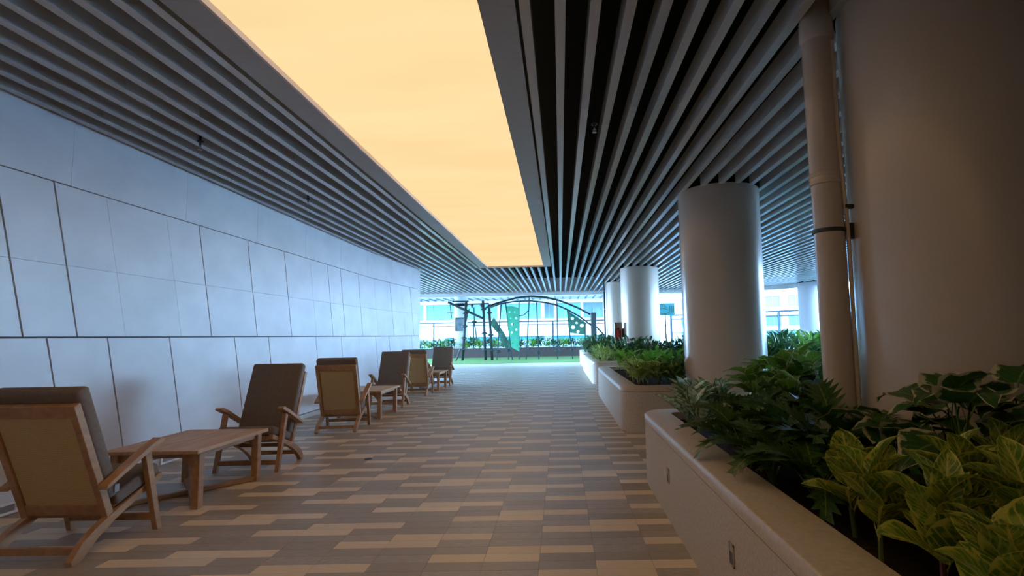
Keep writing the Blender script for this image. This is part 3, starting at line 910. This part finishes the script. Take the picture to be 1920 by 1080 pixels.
# ------------------------------------------------------------------ lounge chairs and tables
def chair_build(name, label):
    t = thing(name, label, 'chair', (0, 0, 0), 0, 'teak lounge chairs along the wall')
    HW = 0.30
    ys = 0.95
    # back rest: reclined, bottom (-.09,.25) top (-.42,1.10)
    b0, b1 = Vector((0, -0.075, 0.245)), Vector((0, -0.40, 1.085))
    d = (b1 - b0).normalized(); nrm = Vector((0, d.z, -d.y))        # nrm points forward
    bl_ = (b1 - b0).length
    # curved rails: side profile as outline
    top = [(-0.375, 0.03), (-0.30, 0.125), (-0.20, 0.19), (-0.06, 0.255), (0.16, 0.345), (0.40, 0.435)]
    bot = [(0.405, 0.385), (0.16, 0.292), (-0.04, 0.20), (-0.165, 0.125), (-0.25, 0.06), (-0.30, 0.0), (-0.365, 0.0)]
    for s in (-1, 1):
        bm = prism_yz(bmesh.new(), top + bot, s * 0.30 - 0.024, s * 0.30 + 0.024)
        obj('rail', bm, M['teak'], t, bevel=0.003)
        bm = prism_yz(bmesh.new(), [(0.315, 0.0), (0.365, 0.0), (0.215, 0.645), (0.158, 0.62)], s * 0.350 - 0.022, s * 0.350 + 0.022)
        obj('leg', bm, M['teak'], t, bevel=0.003)
        # arm: plank rising to the front, lightly arched
        A = [(-0.205, 0.455), (-0.20, 0.487), (-0.02, 0.585), (0.16, 0.680), (0.285, 0.735), (0.325, 0.722), (0.315, 0.702), (0.17, 0.643), (0.0, 0.558)]
        bm = prism_yz(bmesh.new(), A, s * 0.357 - 0.036, s * 0.357 + 0.036)
        obj('armrest', bm, M['teak'], t, bevel=0.004)
        # post that ties the arm and the back frame to the rail
    fr = bmesh.new()
    def on(x, a, o=0.0): return Vector((x, 0, 0)) + b0 + d * a + nrm * o
    for s in (-1, 1):
        bar(fr, on(s * 0.295, -0.02), on(s * 0.295, bl_), 0.05, 0.055, nrm)
    bar(fr, on(-0.27, bl_ - 0.045), on(0.27, bl_ - 0.045), 0.09, 0.045, nrm)
    bar(fr, on(-0.27, 0.06), on(0.27, 0.06), 0.085, 0.045, nrm)
    obj('back_frame', fr, M['teak'], t, bevel=0.003)
    # woven panel: local z along the slope so that the weave follows it
    pl = bbox(-0.262, 0.262, -0.008, 0.008, 0.095, bl_ - 0.08)
    o = obj('woven_panel', pl, M['weave'], t)
    o.matrix_local = Matrix.Translation(b0 - nrm * 0.005) @ Matrix((Vector((1, 0, 0)), nrm, d)).transposed().to_4x4()
    # stretchers
    obj('rear_stretcher', bar(bmesh.new(), (-0.28, -0.315, 0.085), (0.28, -0.315, 0.085), 0.022, 0.05), M['teak'], t, bevel=0.003)
    obj('front_stretcher', bar(bmesh.new(), (-0.33, 0.318, 0.105), (0.33, 0.318, 0.105), 0.024, 0.055), M['teak'], t, bevel=0.003)
    obj('front_seat_rail', bar(bmesh.new(), (-0.28, 0.36, 0.385), (0.28, 0.36, 0.385), 0.03, 0.045), M['teak'], t, bevel=0.003)
    obj('rear_seat_rail', bar(bmesh.new(), (-0.28, -0.02, 0.235), (0.28, -0.02, 0.235), 0.03, 0.04), M['teak'], t, bevel=0.003)
    bm = bmesh.new()
    for k in range(5):
        a = 0.03 + k * 0.072
        bar(bm, (-0.28, a, 0.275 + 0.41 * a + 0.012), (0.28, a, 0.275 + 0.41 * a + 0.012), 0.05, 0.014)
    o = obj('seat_slats', bm, M['teak'], t)
    # cushions
    cu = bbox(-0.318, 0.318, 0.0, 0.105, 0.10, bl_ + 0.085)
    o = obj('back_cushion', cu, M['cushion'], t, bevel=0.028, segs=3, smooth=True)
    o.matrix_local = Matrix.Translation(b0 + nrm * 0.028) @ Matrix((Vector((1, 0, 0)), nrm, d)).transposed().to_4x4()
    cu = bbox(-0.322, 0.322, -0.02, 0.415, 0.0, 0.10)
    o = obj('seat_cushion', cu, M['cushion'], t, bevel=0.028, segs=3, smooth=True)
    o.matrix_local = Matrix.Translation((0, 0.0, 0.295)) @ Matrix.Rotation(R(19), 4, 'X')
    obj('cushion_tie', bbox(0.318, 0.326, -0.06, -0.02, 0.40, 0.455), M['tag'], t)
    return t
chairs = [
 (-3.655, 3.99, 0, 'teak lounge chair nearest the camera, its woven cane back towards us'),
 (-3.640, 6.40, PI + 0.03, 'teak lounge chair facing us across the nearest table'),
 (-3.690, 8.83, 0.10, 'middle teak lounge chair with its woven back towards us'),
 (-3.80, 11.65, PI + 0.02, 'teak lounge chair facing us beyond the second table'),
 (-3.84, 13.90, 0.05, 'teak lounge chair seen from behind, half hidden by the second facing chair'),
 (-3.83, 16.62, PI, 'farthest teak lounge chair, facing us at the end of the stone wall')]
c0 = None
for x, y, a, lab in chairs:
    if c0 is None:
        c0 = chair_build('lounge_chair', lab); o = c0
    else: o = copy_tree(c0)
    o.location = (x, y, 0.0)
    o.rotation_euler = (0, 0, a)
    o['label'] = lab

def table_build(label):
    t = thing('coffee_table', label, 'table', (0, 0, 0), 0, 'low teak tables between the chairs')
    bm = bmesh.new()
    obj('tabletop', bbox(-0.44, 0.44, -0.56, 0.56, 0.50, 0.532), M['teak_top'], t, bevel=0.003)
    bm = bmesh.new()
    for s in (-1, 1):
        box(bm, -0.35, 0.35, s * 0.455 - 0.014, s * 0.455 + 0.014, 0.45, 0.50)
        box(bm, s * 0.365 - 0.012, s * 0.365 + 0.012, -0.44, 0.44, 0.45, 0.50)
    obj('apron', bm, M['teak'], t)
    for sx_ in (-1, 1):
        for sy_ in (-1, 1):
            bm = bbox(sx_ * 0.375 - 0.034, sx_ * 0.375 + 0.034, sy_ * 0.455 - 0.036, sy_ * 0.455 + 0.036, 0, 0.50)
            obj('leg', bm, M['teak'], t, bevel=0.004)
            # curved bracket under the apron
            bm = bmesh.new()
            pts = [(0, 0.45), (0.115, 0.45), (0.07, 0.425), (0.03, 0.385), (0.0, 0.33)]
            prism_xy(bm, [(0, 0)] * 0 or pts, -0.012, 0.012)
            o = obj('bracket', bm, M['teak'], t)
            o.matrix_local = Matrix.Translation((sx_ * 0.341, sy_ * 0.455, 0)) @ Matrix.Rotation(0 if sx_ < 0 else PI, 4, 'Z') @ Matrix.Rotation(PI / 2, 4, 'X')
    for s in (-1, 1):
        obj('floor_bar', bar(bmesh.new(), (-0.355, -0.435 * s, 0.025 + 0.002 * s), (0.355, 0.435 * s, 0.025 + 0.002 * s), 0.055, 0.042), M['teak'], t, bevel=0.003)
    return t
t0 = None
for x, y, lab in ((-3.70, 5.27, 'low teak table nearest the camera, between the first two chairs'),
                  (-3.79, 10.28, 'low teak table between the third and fourth chairs'),
                  (-3.86, 15.25, 'farthest low teak table, in front of the last chair')):
    if t0 is None: t0 = table_build(lab); o = t0
    else: o = copy_tree(t0)
    o.location = (x, y, 0)
    o['label'] = lab

t = thing('floor_drain', 'small dark round drain cover set in the walkway tiles', 'drain', (-2.44, 6.63, 0))
obj('cover', lathe(bmesh.new(), [(0.05, 0.0), (0.05, 0.006), (0.042, 0.008)], 20), M['dark_metal'], t)
obj('rim', lathe(bmesh.new(), [(0.06, 0.0), (0.06, 0.004)], 20), M['steel'], t)

# fire extinguisher in its open frame, fixed to the left flank of the third column
t = thing('fire_extinguisher', 'red fire extinguisher in a narrow open frame on the third column', 'extinguisher', (1.97, 17.72, 1.30))
fr = bmesh.new()
for a in (-0.13, 0.105): box(fr, a, a + 0.025, -0.06, 0.06, 0, 0.60)
box(fr, -0.105, 0.105, -0.06, 0.06, 0, 0.02); box(fr, -0.105, 0.105, -0.06, 0.06, 0.58, 0.60)
obj('open_frame', fr, M['wood_red'], t)
obj('back_plate', bbox(-0.105, 0.105, 0.05, 0.06, 0.02, 0.58), M['wood_red'], t)
smooth_by_angle(obj('cylinder_body', lathe(bmesh.new(), [(0.06, 0.022), (0.075, 0.04), (0.075, 0.32), (0.045, 0.37), (0.025, 0.38)], 20), M['red'], t))
obj('valve_head', bbox(-0.02, 0.04, -0.02, 0.02, 0.38, 0.42), M['dark_metal'], t)
obj('hose', tube(bmesh.new(), [(-0.02, 0, 0.40), (-0.07, 0, 0.38), (-0.088, 0, 0.25), (-0.086, 0, 0.10)], 0.010, 6), M['dark_metal'], t)
obj('mount', bbox(0.13, 0.19, 0.0, 0.12, 0.1, 0.4), M['dark_metal'], t)

# ------------------------------------------------------------------ turf, playground, far bed, railings
tag(obj('ground', bbox(-60, 60, -40, 110, -0.6, -0.21), M['pavement']), kind='structure')
tag(obj('floor_terrace', bbox(-16, 30, 29.3, 48, -0.2, -0.012), M['pavement']), kind='structure')
tag(obj('floor_terrace', bbox(14, 30, -9, 29.3, -0.2, -0.012), M['pavement']), kind='structure')
tb = obj('turf_lawn', bbox(-16, 5.2, 29.25, 37.5, -0.012, 0.02), M['turf'])
tag(tb, 'flat strip of bright green artificial turf under the climbing frame', 'lawn', kind='stuff')

# higher canopy over the playground: white soffit with thin slats and a curved front edge
cn = thing('terrace_canopy', 'white slatted canopy high over the climbing frame with a wavy pale front edge', 'canopy', (0, 27.5, 0))
edge = [(-20 + i * 2.0, 0.55 * math.sin(i * 0.62 + 0.6)) for i in range(19)]
obj('soffit', prism_xy(bmesh.new(), edge + [(16, 17.5), (-20, 17.5)], 4.95, 5.2), M['canopy'], cn)
fb = bmesh.new()
prism_xy(fb, edge + [(x, y + 0.12) for x, y in edge[::-1]], 4.62, 5.3)
obj('front_edge', fb, M['canopy'], cn)
for i in range(56):
    x = -19.6 + i * 0.62
    obj('slat', bbox(x, x + 0.16, 1.2, 17.3, 4.86, 4.95), M['canopy_slat'], cn)
for i in range(9):
    for j in range(2):
        x, y = -1.0 + i * 1.55, 8.0 + j * 5
        obj('downlight', lathe(bmesh.new(), [(0.10, 4.845), (0.10, 4.87)], 10, x, y), M['white'], cn)
PY = 33.0
pg = thing('climbing_frame', 'dark rope climbing frame with two arched beams and green perforated panels', 'playground', (0, PY, 0))
def P(x, z, dy=0.0): return (x, dy, z)
for n_, a, b in (('post', P(-6.23, 0.0), P(-5.99, 3.76)), ('post', P(-4.77, 0), P(-4.92, 3.81)), ('post', P(-4.35, 0), P(-4.54, 3.55))):
    o = obj(n_, tube(bmesh.new(), [a, b], 0.085, 10), M['play_dark'], pg, smooth=True)
    for f in ((0.19, 0.38, 0.58, 0.8) if a[0] < -6 else (0.18, 0.45, 0.85)):
        c = Vector(a).lerp(Vector(b), f)
        obj('joint_knob', lathe(bmesh.new(), [(0.10, c.z - 0.06), (0.19, c.z - 0.02), (0.19, c.z + 0.03), (0.10, c.z + 0.08)], 10, c.x, c.y), M['play_dark'], o)
obj('brace', tube(bmesh.new(), [P(-6.36, 0.75, -0.1), P(-6.6, 0.0, -0.3)], 0.05, 8), M['play_dark'], pg)
obj('top_bar', tube(bmesh.new(), [P(-6.89, 3.79), P(-5.84, 3.78)], 0.045, 8), M['play_dark'], pg)
obj('top_bar', tube(bmesh.new(), [P(-5.94, 3.59), P(-4.54, 3.62)], 0.04, 8), M['play_dark'], pg)
obj('diagonal_beam', tube(bmesh.new(), [P(-7.13, 3.74, -0.12), P(-4.83, 2.63, -0.12)], 0.075, 8), M['play_dark'], pg)
bm = tube(bmesh.new(), [P(-7.0, 3.72, -0.12), P(-6.97, 3.3, -0.12), P(-6.91, 2.71, -0.12)], 0.035, 6)
tube(bm, [P(-7.2, 3.05, -0.12), P(-6.79, 3.06, -0.12)], 0.03, 6)
obj('hanging_handle', bm, M['play_dark'], pg)
for x in (-5.62, -5.02): obj('hanger_cone', lathe(bmesh.new(), [(0.12, 3.58), (0.03, 3.36)], 8, x, 0), M['play_dark'], pg)
outer = [(-4.92, 3.30), (-4.3, 3.58), (-3.75, 3.74), (-2.79, 3.98), (-1.85, 4.06), (-0.91, 3.97), (-0.2, 3.8), (0.52, 3.54), (1.22, 3.22), (1.95, 2.82)]
inner = [(-4.47, 3.33), (-3.75, 3.57), (-2.8, 3.70), (-1.85, 3.71), (-0.92, 3.59), (-0.2, 3.42), (0.51, 3.09), (1.2, 2.68), (1.95, 2.1)]
obj('arched_beam', tube(bmesh.new(), [P(x, z, 0.35) for x, z in outer], 0.06, 8), M['play_dark'], pg, smooth=True)
obj('arched_beam', tube(bmesh.new(), [P(x, z, -0.35) for x, z in inner], 0.05, 8), M['play_dark'], pg, smooth=True)
o = obj('end_pylon', bbox(1.95, 2.28, -0.45, 0.45, 0.0, 2.9), M['play_dark'], pg, bevel=0.03)
obj('strut', tube(bmesh.new(), [P(2.2, 2.1), P(2.8, 1.45), P(3.9, 0.0)], 0.05, 8), M['play_dark'], pg)

def holed(outline, holes, y, th=0.04):
    bm = bmesh.new()
    edges = []
    def loop(pts):
        v = [bm.verts.new((x, y, z)) for x, z in pts]
        for i in range(len(v)): edges.append(bm.edges.new((v[i], v[(i + 1) % len(v)])))
    loop(outline)
    for hx, hz, hr in holes:
        loop([(hx + hr * math.cos(k * PI / 6), hz + hr * math.sin(k * PI / 6)) for k in range(12)])
    bmesh.ops.triangle_fill(bm, edges=edges, use_beauty=True)
    r = bmesh.ops.extrude_face_region(bm, geom=list(bm.faces))
    bmesh.ops.translate(bm, verts=[e for e in r['geom'] if isinstance(e, bmesh.types.BMVert)], vec=(0, th, 0))
    return bm
obj('tall_panel', holed([(-3.39, 3.4), (-3.04, 3.42), (-2.61, 3.28), (-2.62, 0.54), (-3.11, 0.81), (-3.29, 2.13)],
    [(-3.21, 3.04, 0.062), (-2.88, 3.04, 0.045), (-2.79, 2.64, 0.08), (-3.14, 2.63, 0.04), (-3.03, 2.25, 0.09), (-2.79, 1.91, 0.06), (-3.08, 1.75, 0.06), (-2.83, 1.39, 0.062), (-3.02, 1.07, 0.04)], -0.2), M['green_panel'], pg)
obj('sail_panel', holed([(0.46, 3.07), (1.57, 2.3), (1.53, 1.51), (0.61, 1.66)],
    [(0.77, 2.57, 0.1), (1.03, 2.25, 0.075), (1.36, 2.11, 0.12), (0.80, 2.0, 0.12), (1.11, 1.72, 0.09)], -0.2), M['green_dark'], pg)
# twisted climbing ribbon
tw = bmesh.new()
path = [(-4.36, 2.55), (-4.05, 2.08), (-3.77, 1.71), (-3.54, 1.16), (-3.15, 0.74)]
pts = []
for a, b in zip(path, path[1:]):
    for k in range(4): pts.append((a[0] + (b[0] - a[0]) * k / 4, a[1] + (b[1] - a[1]) * k / 4))
pts.append(path[-1])
prev = None
for i, (x, z) in enumerate(pts):
    ang = i / len(pts) * 2.4 * PI * 0.5
    hw = 0.22
    dx, dy, dz = hw * 0.6, hw * math.sin(ang), hw * 0.55 * abs(math.cos(ang)) + 0.05
    ring_ = [tw.verts.new((x + dx, dy, z + dz)), tw.verts.new((x - dx, -dy, z - dz)), tw.verts.new((x - dx, -dy + 0.03, z - dz)), tw.verts.new((x + dx, dy + 0.03, z + dz))]
    if prev:
        for q in range(4): tw.faces.new([prev[q], prev[(q + 1) % 4], ring_[(q + 1) % 4], ring_[q]])
    else: tw.faces.new(ring_[::-1])
    prev = ring_
tw.faces.new(prev)
obj('twisted_ribbon', tw, M['green_dark'], pg)
for pts in ([(-2.61, 3.66), (-2.65, 0)], [(-1.96, 4.02), (-1.99, 3.19), (-2.15, 0.7), (-2.2, 0)], [(-1.49, 3.66), (-1.45, 2.19), (-1.39, 0)], [(-0.19, 3.79), (-0.19, 0)],
            [(0.46, 3.1), (0.59, 1.59), (0.75, 0)], [(1.58, 2.32), (1.55, 0)], [(-3.48, 3.7), (-3.07, 0)], [(-5.5, 3.4), (-5.47, 2.4), (-5.3, 1.2)], [(-3.75, 3.57), (-3.9, 1.9), (-4.05, 0)], [(-3.3, 0.7), (-3.32, 0)],
            [(-2.6, 2.8), (-2.3, 2.85), (-1.99, 3.15)], [(-5.8, 3.3), (-6.1, 2.2)]):
    obj('rope', tube(bmesh.new(), [P(x, z, -0.02) for x, z in pts], 0.04, 6), M['rope'], pg)
for x, z, r in ((-1.40, 0.45, .2), (-0.20, 0.55, .2), (0.69, 0.60, .09), (-5.49, 2.47, .18), (-3.95, 0.57, .2), (-3.32, 0.63, .12)):
    obj('disc_seat', lathe(bmesh.new(), [(r * .35, z + .09), (r, z + 0.01), (r, z - .03), (r * .3, z - .09)], 14, x, -0.02), M['play_dark'], pg)

# low wall and planting behind the turf
bw = obj('planter_bed', bbox(-16, 5.5, 37.5, 37.75, -0.01, 0.69), M['bed_wall'])
tag(bw, 'long low dark grey wall of the planting bed behind the turf', 'wall')
bs = obj('bed_soil', bbox(-16, 5.5, 37.75, 39.6, -0.01, 0.55), M['soil'])
tag(bs, kind='structure')
k = 0
x = -14.0
while x < 5.2:
    for y in (38.05, 38.8):
        bush('bed_plant', ('far', 'far', 'fern', 'shrub')[k % 4], x + rl.uniform(-.15, .15), y + rl.uniform(-.1, .1), rl.uniform(1.15, 1.5), ('pale green leafy plant in the front row of the bed behind the climbing frame' if y < 38.5 else 'pale green leafy plant in the back row of the bed behind the climbing frame'), 'plants in the bed behind the climbing frame', 0.55)
        k += 1
    x += 0.62
fc = column(-7.35, 38.3, 0.48, 'pale column with a notice board, beyond the climbing frame', 'column_pale', 0.0, 5.6)
t = thing('notice_board', 'square dark framed notice board hanging on the pale far column', 'board', (-7.32, 37.78, 1.95))
bm = bmesh.new()
for a in ((-0.35, 0.35, 0.9, 0.98), (-0.35, 0.35, 0, 0.05), (-0.35, -0.30, 0.05, 0.9), (0.30, 0.35, 0.05, 0.9)): box(bm, a[0], a[1], -0.04, 0.04, a[2], a[3])
obj('board_frame', bm, M['dark_metal'], t)
obj('board_face', bbox(-0.30, 0.30, -0.01, 0.03, 0.05, 0.9), M['board'], t)

def railing(name, label, pts, z0, z1, step, gw=0.02):
    t = thing(name, label, 'railing', (pts[0][0], pts[0][1], 0))
    ox, oy = pts[0]
    for (xa, ya), (xb, yb) in zip(pts, pts[1:]):
        L = math.hypot(xb - xa, yb - ya)
        n = max(1, round(L / step))
        rz = math.atan2(yb - ya, xb - xa)
        q = [(xa + (xb - xa) * i / n - ox, ya + (yb - ya) * i / n - oy) for i in range(n + 1)]
        obj('hand_rail', bar(bmesh.new(), (*q[0], z1), (*q[-1], z1), 0.09, 0.09), M['rail_metal'], t)
        obj('mid_rail', bar(bmesh.new(), (*q[0], z1 - 0.24), (*q[-1], z1 - 0.24), 0.05, 0.06), M['rail_metal'], t)
        for i, p in enumerate(q):
            obj('post', bbox(p[0] - 0.055, p[0] + 0.055, p[1] - 0.04, p[1] + 0.04, z0, z1), M['rail_metal'], t)
            if i < n:
                r = q[i + 1]
                bm = bar(bmesh.new(), (p[0], p[1], (z0 + z1) / 2 - 0.1), (r[0], r[1], (z0 + z1) / 2 - 0.1), 0.012, z1 - z0 - 0.32)
                obj('glass_pane', bm, M['rail_glass'], t)
    return t
railing('glass_railing', 'glass railing with slim posts beyond the climbing frame', [(-16, 40.2), (5.6, 40.2)], 0.0, 2.62, 3.1)
railing('glass_railing', 'glass railing with posts along the bright right hand edge', [(6.4, 30.0), (9.5, 28.4), (13.2, 25.6), (14.2, 20.0), (14.2, 11.0)], 0.0, 2.55, 1.05)

# teal window right of the third column; its reflections are modelled as curved strokes
t = thing('teal_window', 'small teal window by the railing, its reflections drawn as dark curved strokes', 'teal_window', (5.60, 27.6, 0))
obj('window_sheet', bbox(-0.50, 0.50, -0.02, 0.0, 2.45, 3.12), M['teal'], t)
obj('rail_post', bbox(-0.04, 0.04, 0.0, 0.06, 0.0, 3.1), M['rail_metal'], t)
for i, (zz, a, b, k) in enumerate(((3.0, -.40, .05, .10), (2.90, -.42, .1, .13), (2.80, -.38, .15, .09), (2.68, -.30, .2, -.08), (2.60, -.42, .05, -.06))):
    pts = [(a + (b - a) * q / 6, -0.025, zz + k * math.sin(q / 6 * PI) - 0.04) for q in range(7)]
    obj('reflection_stroke', tube(bmesh.new(), pts, 0.018, 5), M['green_dark'], t)  # window reflections put in as dark tubes
for i in range(3):
    obj('reflection_stroke', tube(bmesh.new(), [(0.22 + i * .1, -0.025, 2.62), (0.26 + i * .1, -0.025, 2.8), (0.24 + i * .1, -0.025, 2.98)], 0.018, 5), M['green_dark'], t)

# ------------------------------------------------------------------ buildings across the way
def facade(name, label, loc, rz, x0, x1, bands, wins, depth=6.0, top=9.0, soffit=None):
    """bands: (z0, z1, out) projecting white bands; wins: (xa, xb, z0, z1, panes, mat)"""
    t = thing(name, label, 'building', loc, rz)
    holes = sorted(wins)
    obj('wall', bbox(x0, x1, 0.6, depth, -0.2, top), M['white_wall'], t)
    for z0, z1, out in bands:
        obj('parapet', bbox(x0, x1, 0.6 - out, 0.62, z0, z1), M['white_wall'], t)
    for xa, xb, z0, z1, n, m in wins:
        bm = bmesh.new()
        f = 0.07
        for a in ((xa, xb, z0, z0 + f), (xa, xb, z1 - f, z1), (xa, xa + f, z0 + f, z1 - f), (xb - f, xb, z0 + f, z1 - f)):
            box(bm, a[0], a[1], 0.45, 0.6, a[2], a[3])
        for i in range(1, n):
            xm = xa + (xb - xa) * i / n
            box(bm, xm - 0.03, xm + 0.03, 0.47, 0.6, z0 + f, z1 - f)
        wo = obj('window', bm, M['far_frame'], t)
        for i in range(n):
            a, b = xa + (xb - xa) * i / n + 0.035, xa + (xb - xa) * (i + 1) / n - 0.035
            obj('pane', bbox(a, b, 0.52, 0.58, z0 + f, z1 - f), M[m], wo)
    if soffit:
        z, out, sp = soffit
        obj('canopy', bbox(x0, x1, 0.6 - out, 0.6, z, z + 0.5), M['white_wall'], t)
        xx = x0 + 0.2
        while xx < x1:
            obj('slat', bbox(xx, xx + 0.12, 0.65 - out, 0.55, z - 0.12, z), M['far_frame'], t)
            xx += sp
    return t
facade('office_block', 'white office block with cyan windows straight across the far terrace', (0, 62, 0), 0, -26, 9.5,
       [(1.5, 3.05, 1.2), (3.40, 3.52, 0.5), (5.45, 6.0, 0.4), (-0.2, 0.9, 0.8)],
       [(-24, -20.5, 3.55, 5.42, 3, 'glass_far'), (-19.8, -16.6, 3.55, 5.42, 3, 'glass_far'), (-16.2, -12.9, 3.55, 5.42, 4, 'glass_far'), (-11.9, -7.6, 3.55, 5.42, 4, 'glass_far'), (-7.3, -2.3, 3.55, 5.42, 5, 'glass_far'),
        (-1.9, -0.7, 3.55, 5.42, 2, 'glass_blue'), (-0.4, 2.5, 3.55, 5.42, 3, 'glass_far'), (2.8, 5.2, 3.55, 5.42, 2, 'glass_blue'), (5.6, 9.0, 3.55, 5.42, 3, 'glass_far'),
        (-24, -13, 1.0, 1.48, 6, 'glass_far'), (-12, -2, 1.0, 1.48, 6, 'glass_far'), (-1, 8.6, 1.0, 1.48, 6, 'glass_far')],
       6.0, 11.0, (5.95, 8.0, 0.9))
wn = []
for i in range(14):
    xa = -12.0 + i * 2.12
    wn.append((xa + 0.35, xa + 1.85, 3.93, 5.2, 2, 'glass_blue'))
    wn.append((xa + 0.35, xa + 1.85, 2.05, 3.2, 2, 'glass_blue'))
    wn.append((xa + 0.35, xa + 1.85, 0.6, 1.6, 2, 'glass_blue'))
facade('apartment_block', 'white gridded block with blue windows beyond the right railing', (24, 52, 0), -0.30, -13.0, 18.0,
       [(3.35, 3.75, 0.45), (1.66, 1.98, 0.45), (5.5, 6.2, 0.3)], wn, 6.0, 13.0)
